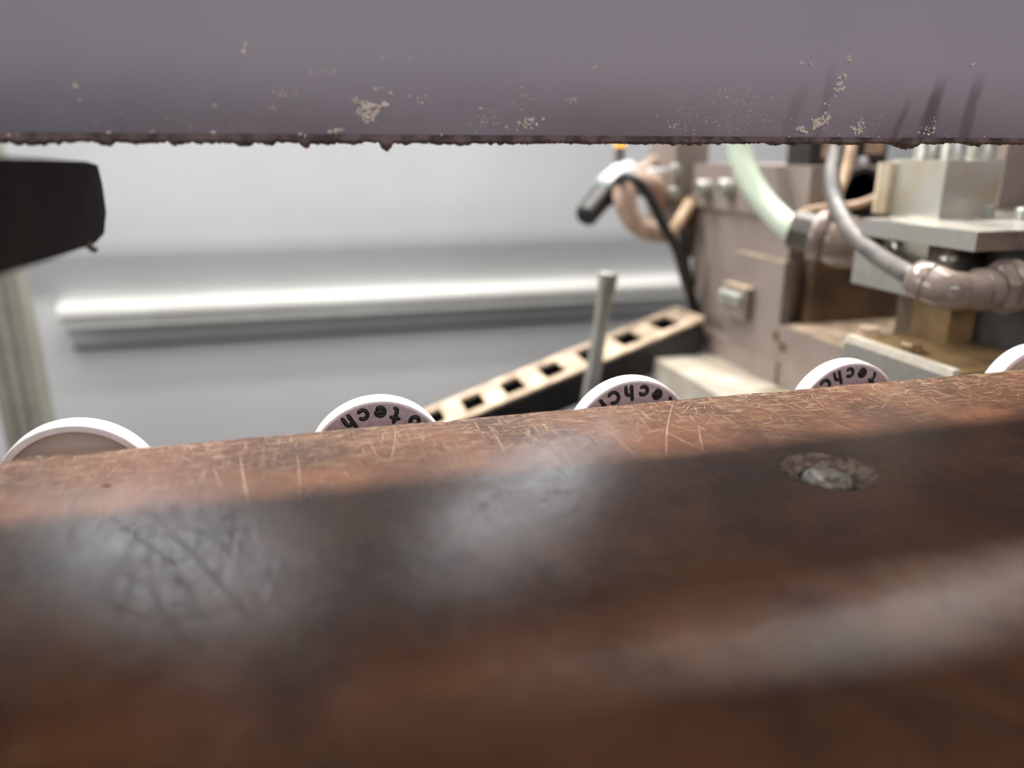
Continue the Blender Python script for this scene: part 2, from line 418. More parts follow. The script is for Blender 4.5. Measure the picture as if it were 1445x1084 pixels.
for (xa, ya, xb, yb, wd) in ((150, 725, 250, 800, .0005), (235, 745, 330, 840, .0006), (330, 705, 325, 790, .0005), (200, 790, 165, 880, .0006), (270, 700, 320, 780, .0004), (205, 830, 280, 930, .0006), (225, 770, 300, 880, .0005), (300, 690, 330, 760, .0003), (240, 700, 262, 745, .0004), (290, 800, 350, 870, .0005), (180, 770, 150, 840, .0004), (345, 730, 352, 800, .0003), (650, 680, 730, 700, .0003), (760, 700, 830, 690, .0003)):
    p, q = at(xa, ya, 2, ZT), at(xb, yb, 2, ZT); d = q-p
    scratch(bm, (p.x+q.x)/2, (p.y+q.y)/2, math.atan2(d.y, d.x), math.hypot(d.x, d.y), wd*0.45, random.uniform(-.12, .12), 10, 0.00005)
for i in range(46):
    p = at(random.gauss(255, 55), random.gauss(790, 55), 2, ZT)
    scratch(bm, p.x, p.y, random.choice([random.gauss(-1.0, .35), random.gauss(-1.0, .35), random.gauss(1.35, .3)]), random.uniform(.003, .013), random.uniform(.00008, .00022), random.uniform(-.1, .1), 8, 0.00005)
for i in range(16):
    p = at(random.gauss(750, 60), random.gauss(690, 30), 2, ZT)
    scratch(bm, p.x, p.y, random.gauss(-.2, .5), random.uniform(.003, .010), random.uniform(.00006, .00014), random.uniform(-.1, .1), 8, 0.00005)
new_obj('dark_scratches', bm, M_scratch_d, bb, kind='stuff')
# one rust-coloured speck of residue
p = at(152, 685, 2, ZT)
bm = bmesh.new(); blob(bm, (p.x, p.y, ZT+0.0001), 0.0007, 1, 0.3, (1.6, 0.8, 0.5))
tag(new_obj('residue_speck', bm, mat('speck', srgb(112, 52, 34), srgb(90, 40, 28), 900, 0.6)), 'tiny rust-brown speck lying on the lit edge of the brown block', 'speck')
# the bed the block is bolted on
mb = thing('machine_bed', 'dark steel bed under the brown block', 'machine bed', (0.1, 0.05, -ZC))
boxobj('front_bed', -0.32, 0.46, -0.11, 0.15, -ZC, -0.0901, M_steel_dark, mb)
rb = thing('rear_bed', 'dark steel rear bed carrying the taupe casting and platform', 'machine bed', (0.5, 0.4, -ZC))
boxobj('bed_body', 0.262, 0.75, 0.215, 0.570, -ZC, -0.179, M_steel_dark, rb)

# ================================================================== white printed wheels behind the block
WR, WYB, WYF, WZ = 0.0183, 0.1900, 0.1845, -0.0782
def arc(cx, cy, rx, ry, a0, a1, n=14):
    return [(cx+rx*math.cos(math.radians(a0+(a1-a0)*k/n)), cy+ry*math.sin(math.radians(a0+(a1-a0)*k/n))) for k in range(n+1)]
STROKES = {   # x-height 1, baseline 0
    'o': [arc(0, .5, .42, .42, 0, 360, 20)],
    'c': [arc(0, .5, .44, .46, 48, 312)],
    'C': [arc(0, .62, .56, .60, 50, 310)],
    'e': [[(-.36, .52), (.36, .56)] , arc(0, .5, .42, .44, 8, 310, 18)],
    't': [[(0, 1.42), (0, .30), (.08, .10), (.26, .04)], [(-.36, 1.0), (.36, 1.0)]],
    'h': [[(-.32, 1.5), (-.32, .04)], [(-.32, .55)] + arc(0, .58, .32, .36, 165, 0, 8) + [(.32, .04)]],
    'r': [[(-.22, 1.0), (-.22, .04)], [(-.22, .55), (-.05, .88), (.30, .96)]],
}
def letter_mesh(ch):
    bm = bmesh.new(); X = 0.00262; rad = 0.00068
    for st in STROKES[ch]:
        pts = [Vector((x*X, (y-0.5)*X, 0)) for x, y in st]
        fine = []
        for a, b in zip(pts, pts[1:]):
            k = max(1, int((b-a).length/0.0004))
            fine += [a+(b-a)*t/k for t in range(k)]
        fine.append(pts[-1])
        n = len(fine)
        d0 = (fine[0]-fine[1]).normalized(); d1 = (fine[-1]-fine[-2]).normalized()
        fine = [fine[0]+d0*rad*0.85] + fine + [fine[-1]+d1*rad*0.85]
        m = len(fine)
        tube(bm, fine, lambda t, m=m: rad*(0.55 if t < 0.5/(m-1) or t > 1-0.5/(m-1) else 1.0), 10)
    bmesh.ops.recalc_face_normals(bm, faces=bm.faces)
    me = bpy.data.meshes.new('letter'); bm.to_mesh(me); bm.free()
    for p in me.polygons: p.use_smooth = True
    me.materials.append(M_letter)
    return me
GL = {c: letter_mesh(c) for c in 'otechCr'}
def wheel(x, label, letters, dish):
    t = thing('roller_wheel', label, 'wheel', (x, WYB, WZ-WR), 'white wheels in a row behind the brown block')
    T = WYB-WYF
    b = 0.0012 if dish else 0.0004
    rim = [(0, WR-b-0.0006), (0, WR-0.0004), (0.0004, WR), (T*0.55, WR), (T*0.90, WR-0.0001), (T*0.98, WR-0.0003), (T, WR-0.0005), (T, WR-0.0005-b*0.6), (T*0.97, WR-0.0006-b), (T*0.8, WR-0.0007-b), (0.0008, WR-0.0007-b)]
    bm = bmesh.new()
    axis = Vector((0, -1, 0)); u = Vector((1, 0, 0)); v = Vector((0, 0, 1)); S = 96
    R = [[bm.verts.new(Vector((x, WYB, WZ))+axis*d+(u*math.cos(2*PI*i/S)+v*math.sin(2*PI*i/S))*r) for i in range(S)] for d, r in rim]
    for A, B in zip(R, R[1:]+R[:1]):
        for i in range(S): bm.faces.new((A[i], B[i], B[(i+1) % S], A[(i+1) % S]))
    new_obj('rim', bm, M_white, t, smooth=True)
    if dish:
        prof = [(0.0, WR-0.0018), (T*0.86, WR-0.0018), (T*0.66, WR-0.0024), (T*0.28, WR-0.0060), (T*0.2, 0.006), (T*0.2, 0)]
        latheobj('dish', prof, (x, WYB, WZ), (0, -1, 0), mat('dish_plastic', srgb(206, 192, 182), srgb(196, 182, 172), 60, 0.4), t, 72)
    else:
        f = latheobj('face', [(0.0004, WR-0.0008), (T*0.95, WR-0.0008), (T*0.95, 0.0118), (T*1.02, 0.0113), (T*1.02, 0)], (x, WYB, WZ), (0, -1, 0), M_face, t, 72)
    latheobj('axle', [(-0.002, 0.003), (0.024, 0.003)], (x, WYB, WZ), (0, -1, 0), M_steel, t, 20)
    for a, ch in letters:
        o = bpy.data.objects.new('letter', GL[ch]); COL.objects.link(o); o.parent = t
        a = math.radians(a); up = Vector((-math.cos(a), 0, -math.sin(a))); rt = Vector((-math.sin(a), 0, math.cos(a)))
        nrm = Vector((0, -1, 0))
        r = 0.0151
        c = Vector((0, WYF-WYB+T*0.11, WR)) + Vector((math.cos(a)*r, 0, math.sin(a)*r))
        M = Matrix((rt, up, nrm)).transposed().to_4x4(); M.translation = c
        o.matrix_local = M
    return t
wheel(-0.0568, 'white wheel with a plain hollow face, leftmost in the row', [], True)
wheel(0.0137, 'white lettered wheel with only grey wall behind it, second from the left', [(51.3, 'o'), (71.2, 't'), (87, 'e'), (103.7, 'c'), (119, 'h')], False)
wheel(0.0842, 'white wheel with black letters in front of the cable chain', [(45, 't'), (62.4, 'e'), (79.4, 'c'), (96.1, 'h'), (114.2, 'C'), (129.5, 'r')], False)
wheel(0.1547, 'white lettered wheel beside the bright-edged steel base block', [(58.6, 't'), (76.5, 'e'), (93.4, 'c'), (109.5, 'h'), (127, 'C')], False)
wheel(0.2256, 'white wheel with a plain face, rightmost and cut by the picture edge', [], True)

# ================================================================== grey bar above
gb = thing('grey_bar', 'long mauve-grey lacquered bar across the top with crusted lower edge', 'machine bar', (0.1, 0.175, 0.0026))
YB, ZB = 0.175, 0.0030
FY, FZ = 0.1655, 0.0380
bm = bmesh.new()
prism(bm, [(YB+0.0002, ZB), (YB-0.0002, ZB+0.0006), (FY, FZ), (0.184, FZ), (0.184, ZB)], 0, -0.30, 0.55)
new_obj('bar_body', bm, M_bar, gb)
def on_face(x, y):
    d = ray(x, y); nrm = Vector((0, -(FZ-ZB), FY-YB)).normalized()    # normal of the leaning front face
    p0 = Vector((0, YB, ZB)); return d*((p0.dot(nrm))/(d.dot(nrm))), (nrm if nrm.y < 0 else -nrm)
# ragged residue along the lower edge
bm = bmesh.new(); NS = 1500; rows = []
big = [(545, 7.5, 9), (1283, 20, 8), (430, 6, 4), (345, 9, 4), (380, 7, 4), (250, 8, 3), (150, 8, 4), (1097, 10, 3.5), (1120, 12, 2.5), (655, 9, 2), (505, 6, 2), (1200, 18, 2), (1380, 9, 2), (40, 18, 3)]
bx = [(aY(px, 203, YB).x, wpx*0.2/1070, h*0.2/1070) for px, wpx, h in big]
for i in range(NS+1):
    x = -0.12 + 0.37*i/NS
    h = 0.0011 + 0.00045*mnoise.noise(Vector((x*110, 0, 0))) + 0.00075*abs(mnoise.noise(Vector((x*420, 5, 0)))) + 0.00034*mnoise.noise(Vector((x*1500, 9, 0)))
    if x > 0.1: h -= 0.0003
    for cx_, wd, hh in bx:
        q = (x-cx_)/wd
        if abs(q) < 1: h += hh*math.sqrt(1-q*q)*0.9
    h = max(0.0004, h)
    off = 0.0004*mnoise.noise(Vector((x*300, 2, 1)))
    rows.append([bm.verts.new((x, YB-0.0004+off*0.2, ZB+0.0007)), bm.verts.new((x, YB-0.0007+off, ZB-h*0.45)), bm.verts.new((x, YB+0.0006+off, ZB-h)), bm.verts.new((x, YB+0.004, ZB-h*0.5)), bm.verts.new((x, YB+0.006, ZB+0.0005))])
for A, B in zip(rows, rows[1:]):
    for k in range(4): bm.faces.new((A[k], A[k+1], B[k+1], B[k]))
new_obj('edge_residue', bm, M_residue, gb, kind='stuff')
# pale dried crumbs stuck on the face
bm = bmesh.new()
def crumbs(cx_, cy_, sx, sy, n, r0, r1, flat=0.7):
    for i in range(n):
        p, nrm = on_face(cx_+random.gauss(0, sx), cy_+random.gauss(0, sy))
        if p.z < ZB: continue
        r = random.uniform(r0, r1)*1.3
        blob(bm, p + nrm*r*0.3, r, 1, 0.3, (random.uniform(.8, 1.4), flat, random.uniform(.7, 1.1)))
def line(x0, y0, x1, y1, n, r0, r1, s=1.5):
    for i in range(n):
        t = i/max(1, n-1); crumbs(x0+(x1-x0)*t, y0+(y1-y0)*t, s, s, 1, r0, r1)
line(497, 138, 516, 150, 14, .00012, .0003); line(514, 150, 534, 150, 14, .0002, .00042); line(534, 150, 524, 168, 10, .00015, .0003); line(512, 152, 518, 172, 12, .00018, .00034); line(508, 160, 515, 170, 8, .00012, .00028)
crumbs(521, 155, 6, 6, 26, .00012, .00034); crumbs(541, 146, 4, 2, 6, .0002, .0004); crumbs(552, 131, 1.5, 1, 4, .0002, .0004); crumbs(506, 157, 2, 2, 5, .0002, .0003)
crumbs(533, 125, 6, 1, 8, .0001, .0002); crumbs(475, 184, 5, 2, 8, .00022, .0004); crumbs(466, 194, 2, 1.5, 4, .0003, .00045); crumbs(520, 195, 1.5, 1, 3, .0003, .0004); crumbs(501, 193, 1, 1, 2, .0002, .0003)
crumbs(18, 197, 8, 4, 14, .0003, .0006); crumbs(193, 195, 6, 3, 14, .00025, .00045); crumbs(251, 197, 4, 2, 7, .00025, .0005); crumbs(218, 188, 5, 1.5, 5, .00015, .0003); crumbs(303, 194, 3, 3, 5, .0002, .0004)
crumbs(425, 191, 3, 2, 5, .0002, .0004); crumbs(380, 199, 2, 1, 3, .0002, .0004); crumbs(346, 68, 2, 3, 5, .0002, .0004); crumbs(347, 78, 1, 1, 2, .0002, .0003); crumbs(107, 122, 2, 1.5, 4, .0002, .0004); crumbs(113, 141, 1.5, 1, 2, .0002, .0003); crumbs(155, 188, 2, 1, 3, .0002, .0003)
crumbs(540, 82, 5, 1.5, 6, .0001, .00025); crumbs(575, 84, 2, 1, 2, .0001, .0002); crumbs(460, 102, 12, 3, 14, .00008, .0002); crumbs(400, 132, 12, 5, 18, .00008, .00018); crumbs(590, 137, 8, 4, 10, .0001, .0002); crumbs(385, 153, 4, 2, 4, .0001, .0002); crumbs(305, 148, 6, 2, 6, .00008, .00018)
crumbs(622, 192, 3, 1, 5, .0002, .0003); crumbs(680, 155, 3, 2, 3, .00015, .0003); crumbs(700, 170, 16, 14, 40, .00006, .00016); crumbs(748, 171, 6, 3, 12, .0002, .00038); crumbs(736, 177, 6, 3, 6, .00015, .0003); crumbs(805, 140, 5, 3, 10, .0001, .0002); crumbs(837, 95, 3, 4, 5, .0001, .0002)
crumbs(740, 140, 12, 10, 22, .00006, .00016); crumbs(891, 197, 2, 1, 3, .0002, .0003); crumbs(952, 177, 4, 3, 8, .00012, .00025)
crumbs(1050, 155, 45, 22, 170, .00005, .00014); crumbs(1010, 180, 30, 8, 40, .00006, .00015); crumbs(1230, 165, 40, 16, 60, .00005, .00013)
crumbs(1131, 183, 4, 3, 14, .00025, .0005); line(1148, 180, 1166, 162, 18, .0002, .00048, 2.5); crumbs(1157, 172, 6, 5, 26, .00018, .0004); line(1166, 160, 1188, 108, 12, .00012, .0003, 3); crumbs(1182, 123, 4, 3, 9, .00025, .0005); crumbs(1188, 108, 3, 2, 5, .0002, .0004); crumbs(1196, 85, 4, 2, 5, .0002, .0004); crumbs(1138, 88, 4, 2, 4, .0001, .0003)
crumbs(1211, 181, 5, 4, 20, .00018, .0004); crumbs(1214, 168, 2, 4, 6, .0001, .0002); crumbs(1310, 186, 6, 3, 14, .00015, .0003); crumbs(1318, 175, 2, 8, 10, .0001, .0002); crumbs(1372, 91, 2, 1, 3, .0002, .0003); crumbs(1255, 195, 80, 4, 40, .0001, .0002)
crumbs(330, 200, 200, 3, 90, .00008, .00024); crumbs(300, 170, 160, 14, 60, .00004, .00012)
new_obj('dried_crumbs', bm, M_crumb, gb, kind='stuff', smooth=True)
# upright outside the picture that carries the bar and the dark stop
cl = thing('side_column', 'dark steel column beyond the left edge carrying the grey bar', 'column', (-0.27, 0.2, -ZC))
boxobj('column_body', -0.36, -0.2995, 0.13, 0.30, -ZC, 0.25, M_steel_dark, cl)

hp = thing('shade_plate', 'unseen plate added above the grey bar to shade the brown block', 'light blocker', (-0.1, 0.0, 0.10))  # added out of view, only to shade the near part of the block
bm = bmesh.new(); prism(bm, [(-.2995, .08), (.50, .08), (.50, .203), (.09, .216), (-.04, .238), (-.2995, .246)], 2, 0.10, 0.106); new_obj('plate', bm, M_steel_dark, hp)
# dark stop block on the left, running towards the viewer
ds = thing('stop_block', 'blurred black block with a rough chamfered end at the left edge', 'machine block', (-0.10, 0.2, -0.04))
XS = -0.0385
bm = bmesh.new()
# outline of the right-hand face in (y, z)
out = [(q.y, q.z) for q in (at(a, b, 0, XS) for a, b in ((-120, 219), (0, 221), (60, 224), (122, 228), (138, 233), (145, 262), (150, 300), (147, 330), (134, 344), (70, 367), (0, 389), (-120, 426)))]
A = [bm.verts.new((XS - 0, y, z)) for y, z in out]
B = [bm.verts.new((XS-0.010, y, z)) for y, z in out]
C_ = [bm.verts.new((-0.2990, y, z)) for y, z in out]
bm.faces.new(A)
for P, Q in ((A, B), (B, C_)):
    for i in range(len(out)): bm.faces.new((P[i], P[(i+1) % len(out)], Q[(i+1) % len(out)], Q[i]))
bm.faces.new(C_[::-1])
new_obj('block_body', bm, M_block, ds, bevel=0.0008)
bm = bmesh.new()
for q in ((128, 350), (124, 346), (132, 353)): blob(bm, at(q[0], q[1], 0, XS), 0.0007, 1, 0.3)
new_obj('burr', bm, M_residue, ds)

# ================================================================== machine frame (taupe) on the right
XF = 0.3113
fr = thing('casting_block', 'large taupe C-shaped machine casting at the right behind the wheels', 'machine casting', (0.35, 0.5, -0.179))
boxobj('upright_plate', XF, 0.42, 0.4475, 0.580, -0.154, -0.040, M_taupe, fr, 0.001)
boxobj('upper_block', XF-0.0035, 0.42, 0.428, 0.582, -0.0420, -0.0085, M_taupe, fr, 0.0012)
boxobj('face_plate', XF-0.0062, XF+0.001, 0.441, 0.503, -0.154, -0.0702, M_taupe, fr, 0.0015)
boxobj('lower_plate', XF-0.0078, XF+0.001, 0.437, 0.580, -0.154, -0.1370, M_taupe, fr, 0.0012)
boxobj('foot', XF-0.006, 0.42, 0.372, 0.4475, -0.179, -0.112, M_taupe, fr, 0.002)
boxobj('foot_lit_top', XF-0.0055, 0.419, 0.3725, 0.4336, -0.1121, -0.1108, M_beige, fr, 0.0004)  # pale sheet painting the foot top as lit
boxobj('dusty_lit_ledge', XF-0.0062, XF-0.003, 0.4415, 0.5025, -0.0703, -0.0694, M_beige, fr, 0.0003)  # dust-coloured strip, paints the ledge top as lit
boxobj('dusty_lit_ledge', 0.2985, XF-0.005, 0.474, 0.507, -0.0936, -0.0928, M_beige, fr, 0.0003)  # same for the clamp pad top: dust colour painting a lit face
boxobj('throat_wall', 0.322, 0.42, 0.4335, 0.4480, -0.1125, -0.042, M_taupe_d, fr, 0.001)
bk = boxobj('clamp_pad', 0.2985, XF-0.004, 0.474, 0.507, -0.116, -0.0935, M_taupe, fr, 0.0015)
for y in (0.481, 0.4905, 0.500):
    latheobj('pad_screw', [(0, 0.0046), (0.005, 0.0046), (0.0062, 0.0036), (0.0062, 0.0022), (0.004, 0.002), (0.004, 0)], (0.2990, y, -0.1015), (-1, 0, 0), M_zinc, fr, 20)
for q in ((1000, 266), (1032, 266)):
    p = at(q[0], q[1], 0, XF-0.0035)
    latheobj('socket_screw', [(0, 0.0068), (0.0095, 0.0068), (0.0105, 0.0058), (0.0105, 0.0034), (0.006, 0.0032), (0.006, 0)], (p.x, p.y, p.z), (-1, 0, 0), M_zinc, fr, 24)
for q in ((1095, 474), (1104, 490)):
    p = at(q[0], q[1], 0, XF-0.0062)
    latheobj('pin_hole', [(0, 0.0035), (0.0005, 0.0035), (0.0005, 0)], (p.x, p.y, p.z), (-1, 0, 0), M_taupe_d, fr, 18)
p = aY(1214, 262, 0.428)
latheobj('motor_bore', [(0, 0.0165), (0.003, 0.0165), (0.0035, 0.0155), (0.0035, 0.0135), (0.001, 0.013), (0.001, 0)], (p.x, 0.429, -0.0255), (0, -1, 0), M_void, fr, 40)
# small parts standing on the upper block
v1 = thing('valve_block', 'small tan block with a black side standing on the taupe upper block', 'valve', (0.33, 0.45, -0.0085))
a, b, c = aY(1143, 215, .45).x, aY(1160, 215, .45).x, aY(1190, 215, .45).x
boxobj('black_side', a, b, .45, .475, -0.0085, 0.02, M_black, v1); boxobj('tan_side', b, c, .45, .475, -0.0035, 0.02, M_cable_p, v1); boxobj('base', b, c, .452, .475, -0.0085, -0.0035, M_black, v1)
v2 = thing('solenoid', 'small black solenoid with a tan cap above the dark bore', 'solenoid', (0.36, 0.45, -0.0085))
a, b = aY(1205, 215, .45).x, aY(1252, 215, .45).x
boxobj('coil', a, b, .45, .475, -0.0085, 0.012, M_black, v2); boxobj('cap', a+.008, b-.006, .446, .4515, -0.001, 0.012, M_cable_p, v2)
latheobj('terminal', [(0, .003), (.004, .003), (.005, .002), (.005, 0)], (a+.006, .45, -.0058), (0, -1, 0), M_grey_l, v2, 16)

# pale steel platform low at the left of the frame
pf = thing('platform_plate', 'pale dusty steel platform at the foot of the taupe frame', 'plate', (0.28, 0.46, -0.179))
boxobj('plate', 0.2550, XF-0.0065, 0.340, 0.577, -0.179, -0.154, M_plat, pf, 0.0018)
boxobj('slot_cover', 0.285, 0.302, 0.425, 0.441, -0.1541, -0.1525, M_plat, pf, 0.0005)

# clamping lever: tapered rod with a flared end
lv = thing('clamp_lever', 'slim grey metal lever rod with flared top in front of the cable chain', 'lever', (0.178, 0.46, -0.19))
top = aY(859, 384, 0.46); bot = aY(832, 560, 0.46); d = (bot-top)
L = d.length; dn = d.normalized(); bot2 = top + dn*0.112
latheobj('rod', [(0, 0.0), (0.0002, 0.0058), (0.0010, 0.0066), (0.006, 0.0064), (0.016, 0.0053), (0.030, 0.0048), (0.112, 0.0056)], top, dn, mat('lever_grey', srgb(164, 163, 154), srgb(150, 148, 138), 90, 0.3, 0.35), lv, 28)
latheobj('end_dimple', [(0, 0.0030), (0.0003, 0.0028), (0.0004, 0)], top+dn*0.0006+Vector((-0.0006, -0.0012, 0)), -dn, M_steel, lv, 20)
boxobj('hub', bot2.x-0.012, 0.2551, 0.445, 0.475, -0.195, bot2.z+0.006, M_steel_dark, lv)

# ================================================================== cable chain: open links, dusty top covers
ch = thing('cable_chain', 'dusty beige cable chain with black openings climbing behind the lever', 'cable chain', (0.2, 0.55, -0.2))
SL = math.atan2(0.0600, 0.1770)
P0 = Vector((0.1155, 0.55, -0.1878)); stepv = Vector((math.cos(SL), 0, math.sin(SL)))*0.0335
nv = Vector((-math.sin(SL), 0, math.cos(SL)))
def rotbox(bm, c, lx, ly, lz):
    ex = Vector((math.cos(SL), 0, math.sin(SL))); ey = Vector((0, 1, 0))
    vs = []
    for sz in (-1, 1):
        for sx, sy in ((-1, -1), (1, -1), (1, 1), (-1, 1)):
            vs.append(bm.verts.new(c+ex*(sx*lx/2)+ey*(sy*ly/2)+nv*(sz*lz/2)))
    for f in ((3, 2, 1, 0), (4, 5, 6, 7), (0, 1, 5, 4), (1, 2, 6, 5), (2, 3, 7, 6), (3, 0, 4, 7)): bm.faces.new([vs[i] for i in f])
WC, HCH = 0.050, 0.024
for k in range(-3, 7):
    c = P0 + stepv*k
    if c.x > 0.278: break
    bm = bmesh.new()
    for s in (-1, 1):
        rotbox(bm, c+Vector((0, s*(WC/2-0.002), 0))-nv*(HCH/2), 0.0330, 0.004, HCH)
        rotbox(bm, c+Vector((0, s*(WC/2-0.0056), 0))-nv*(HCH/2)+stepv*0.5, 0.0120, 0.003, HCH*0.7)
    rotbox(bm, c-nv*(HCH-0.001), 0.0310, WC-0.008, 0.002)
    lk = new_obj('chain_link', bm, M_black, ch)
    bm = bmesh.new()
    rotbox(bm, c+nv*0.001+stepv*0.5, 0.0160, WC, 0.0024)
    for s in (-1, 1): rotbox(bm, c+nv*0.001+Vector((0, s*(WC/2-0.0047), 0)), 0.0180, 0.0094, 0.0024)
    new_obj('link_cover', bm, M_beige, lk, bevel=0.0004)

# ================================================================== aluminium clamp stack at the right
S = 0.82
ap = thing('aluminium_plate', 'bright milled aluminium plate with studs at the right, block on top', 'plate', (0.3, 0.28, -0.0375))
bm = bmesh.new()
prism(bm, [(.2555, .2460), (.45, .2460), (.45, .40), (.35, .40), (.292, .337), (.285, .3130), (.2555, .3130)], 2, -0.0378, -0.0300)
new_obj('plate', bm, M_alu, ap, bevel=0.0009)
for q in ((1391, 306), (1443, 311)):
    p = at(q[0], q[1], 2, -0.0300)
    latheobj('stud', [(-0.001, 0.0036), (0.0048, 0.0036), (0.0056, 0.0030), (0.0056, 0)], (p.x, p.y, -0.0300), (0, 0, 1), M_zinc, ap, 20)
ab = thing('aluminium_block', 'square aluminium block with yellowish stain standing on the bright plate', 'machine block', (0.305, 0.32, -0.03))
boxobj('block', .2900, .3225, .3030, .3380, -0.0300, -0.0036, M_alu_s, ab, 0.0012)
for px, Y in ((1308, .327), (1342, .318), (1384, .318)):
    p = aY(px, 222, Y)
    latheobj('cap_screw', [(0, 0.0062), (0.011, 0.0062), (0.012, 0.0056), (0.012, 0.0034), (0.008, 0.0034), (0.008, 0)], (p.x, Y, -0.0036), (0, 0, 1), M_zinc, ab, 24)
bm = bmesh.new(); prism(bm, [(.2865, .335), (.2935, .335), (.296, .3395), (.2935, .344), (.2865, .344), (.284, .3395)], 2, -0.0300, -0.0050)
new_obj('spacer', bm, mat('cream_spacer', srgb(216, 200, 172), srgb(200, 180, 148), 60, 0.4), ab, bevel=0.0015)
rc = thing('taupe_column', 'taupe upright at the right picture edge behind the aluminium block', 'column', (0.39, 0.36, -0.03))
xa = aY(1414, 250, .345).x
boxobj('column_body', xa, .44, .345, .395, -0.0300, 0.06, M_taupe, rc)
boxobj('cap_plate', xa+.004, .436, .349, .391, 0.06, 0.066, M_steel, rc)
lb = thing('lower_block', 'grey aluminium block hanging under the bright plate behind the elbow fitting', 'machine block', (0.3, 0.3, -0.062))
boxobj('block', .2608, .43, .2750, .3213, -0.0622, -0.0378, M_alu, lb, 0.001)
p = aY(1337, 366, .275)
latheobj('dome_nut', [(-.001, .0062), (.002, .0062), (.0045, .0056), (.0062, .0036), (.0068, 0)], (p.x, .275, p.z), (0, -1, 0), M_steel, lb, 28)
p = at(1263, 350, 0, .2608)
latheobj('side_screw', [(-.001, .0042), (.003, .0042), (.0036, .003), (.002, .0026), (.002, 0)], (p.x, p.y, p.z), (-1, 0, 0), M_steel, lb, 22)
tb = thing('tan_block', 'oily tan block between the grey block and the steel base', 'machine block', (0.295, 0.29, -0.083))
boxobj('block', .2745, .3160, .2710, .2930, -0.0832, -0.0622, M_tan, tb, 0.001)
bm = bmesh.new(); prism(bm, [(.288, .293), (.306, .293), (.306, .318), (.288, .318)], 2, -0.16, -0.0622); new_obj('rear_web', bm, M_taupe_d, tb)
bs = thing('base_block', 'steel base block with a bright front edge beside the lettered wheel', 'machine block', (0.29, 0.27, -0.179))
bm = bmesh.new()
prism(bm, [(.2378, -0.179), (.2378, -0.0842), (.2392, -0.0828), (.42, -0.0828), (.42, -0.179)], 1, .2280, .2920)
new_obj('block', bm, M_alu, bs, bevel=0.0004)
boxobj('edge_glint', .2375, .2405, .2285, .2905, -0.0840, -0.0806, mat('edge_glint_paint', srgb(240, 234, 220), srgb(226, 216, 196), 300, 0.3, 0.2), bs, 0.0006)  # near-white strip paints the glint along the chamfered edge
boxobj('oily_top', .2405, .418, .2290, .2912, -0.0829, -0.0822, M_tan, bs, 0.0002)
for q in ((1226, 474), (1285, 498)):
    p = at(q[0], q[1], 2, -0.0825)
    latheobj('bolt_head', [(0, .0062), (.0006, .0062), (.0007, .0048), (.0038, .0048), (.0044, .0040), (.0044, 0)], (p.x, p.y, -0.0823), (0, 0, 1), M_tan if q[0] > 1250 else M_beige, bs, 6 if q[0] > 1250 else 20)
port = thing('port_block', 'dark port block at the right picture edge taking the elbow fitting', 'machine block', (0.32, 0.25, -0.08))
xa = aY(1441, 400, .25).x
boxobj('block', xa+.002, .36, .236, .2705, -0.0822, -0.0382, M_steel_dark, port)

# ================================================================== hoses and fittings
ef = thing('elbow_fitting', 'glossy taupe plastic elbow fitting with a nut at the right edge', 'pipe fitting', (0.26, 0.25, -0.07))
c0, c1 = aY(1291, 391, .2600), aY(1318, 402, .2525)
dirn = (c1-c0).normalized()
latheobj('release_collar', [(-0.0015, .0055), (-.0008, .0068), (0, .0074), (.0050, .0082), (.0062, .0084), (.0070, .0078), (.0100, .0078)], c0, dirn, M_fit, ef, 32)
pth = [c1-dirn*.001, c1+dirn*.005, aY(1352, 411, .2480), aY(1378, 410, .2465), aY(1412, 405, .2462)]
bm = bmesh.new(); tube(bm, spline(pth, 8), lambda t: .0080 if t < .55 else .0076, 24); new_obj('elbow', bm, M_fit, ef, smooth=True)
n0 = aY(1380, 409, .2465); nd = (aY(1440, 402, .2462)-n0).normalized()
latheobj('neck_ring', [(-.0006, .0070), (0, .0086), (.0030, .0088), (.0038, .0078)], n0, nd, M_fit, ef, 32)
latheobj('hex_nut', [(.0062, .0078), (.0068, .0100), (.0120, .0100), (.0126, .0086), (.0126, 0)], n0, nd, M_fit, ef, 6, smooth=False)
latheobj('thread_ring', [(.0115, .0080), (.0126, .0112), (.0165, .0112), (.0170, .0096), (.0230, .0090)], n0, nd, M_fit, ef, 32)
hk = tubeobj('grey_hose', [aY(1190, 165, .385), aY(1180, 215, .375), aY(1174, 250, .365), aY(1181, 290, .350), aY(1204, 331, .322), aY(1246, 366, .290), c0-dirn*.003, c0+dirn*.004], lambda t: .0046-.0006*t, M_hose_k)
tag(hk, 'dark grey air hose curving down into the elbow fitting', 'hose')
gh = tubeobj('green_hose', [aY(1034, 150, .475), aY(1042, 205, .468), aY(1056, 250, .455), aY(1082, 290, .438), aY(1117, 324, .415), aY(1128, 330, .410)], .0079, M_green, n=12, seg=24)
tag(gh, 'pale milky green hose bending down to a round grey fitting', 'hose')
gf = thing('round_fitting', 'dusty round push fitting with dark nut on the pale green hose', 'pipe fitting', (0.3, 0.4, -0.05))
g0 = aY(1116, 323, .4150); g1 = aY(1215, 347, .385); gd = (g1-g0).normalized()
latheobj('dark_nut', [(0, .0088), (.0006, .0115), (.0130, .0118), (.0138, .0100)], g0, gd, M_nut, gf, 8, smooth=False)
latheobj('bulb_ring', [(.0130, .0110), (.0138, .0146), (.0160, .0158), (.0200, .0158), (.0222, .0146), (.0232, .0120)], g0, gd, M_fit, gf, 36)
latheobj('bulb_body', [(.0225, .0125), (.0235, .0148), (.0270, .0160), (.0340, .0158), (.0400, .0140), (.0480, .0120)], g0, gd, M_fit, gf, 36)
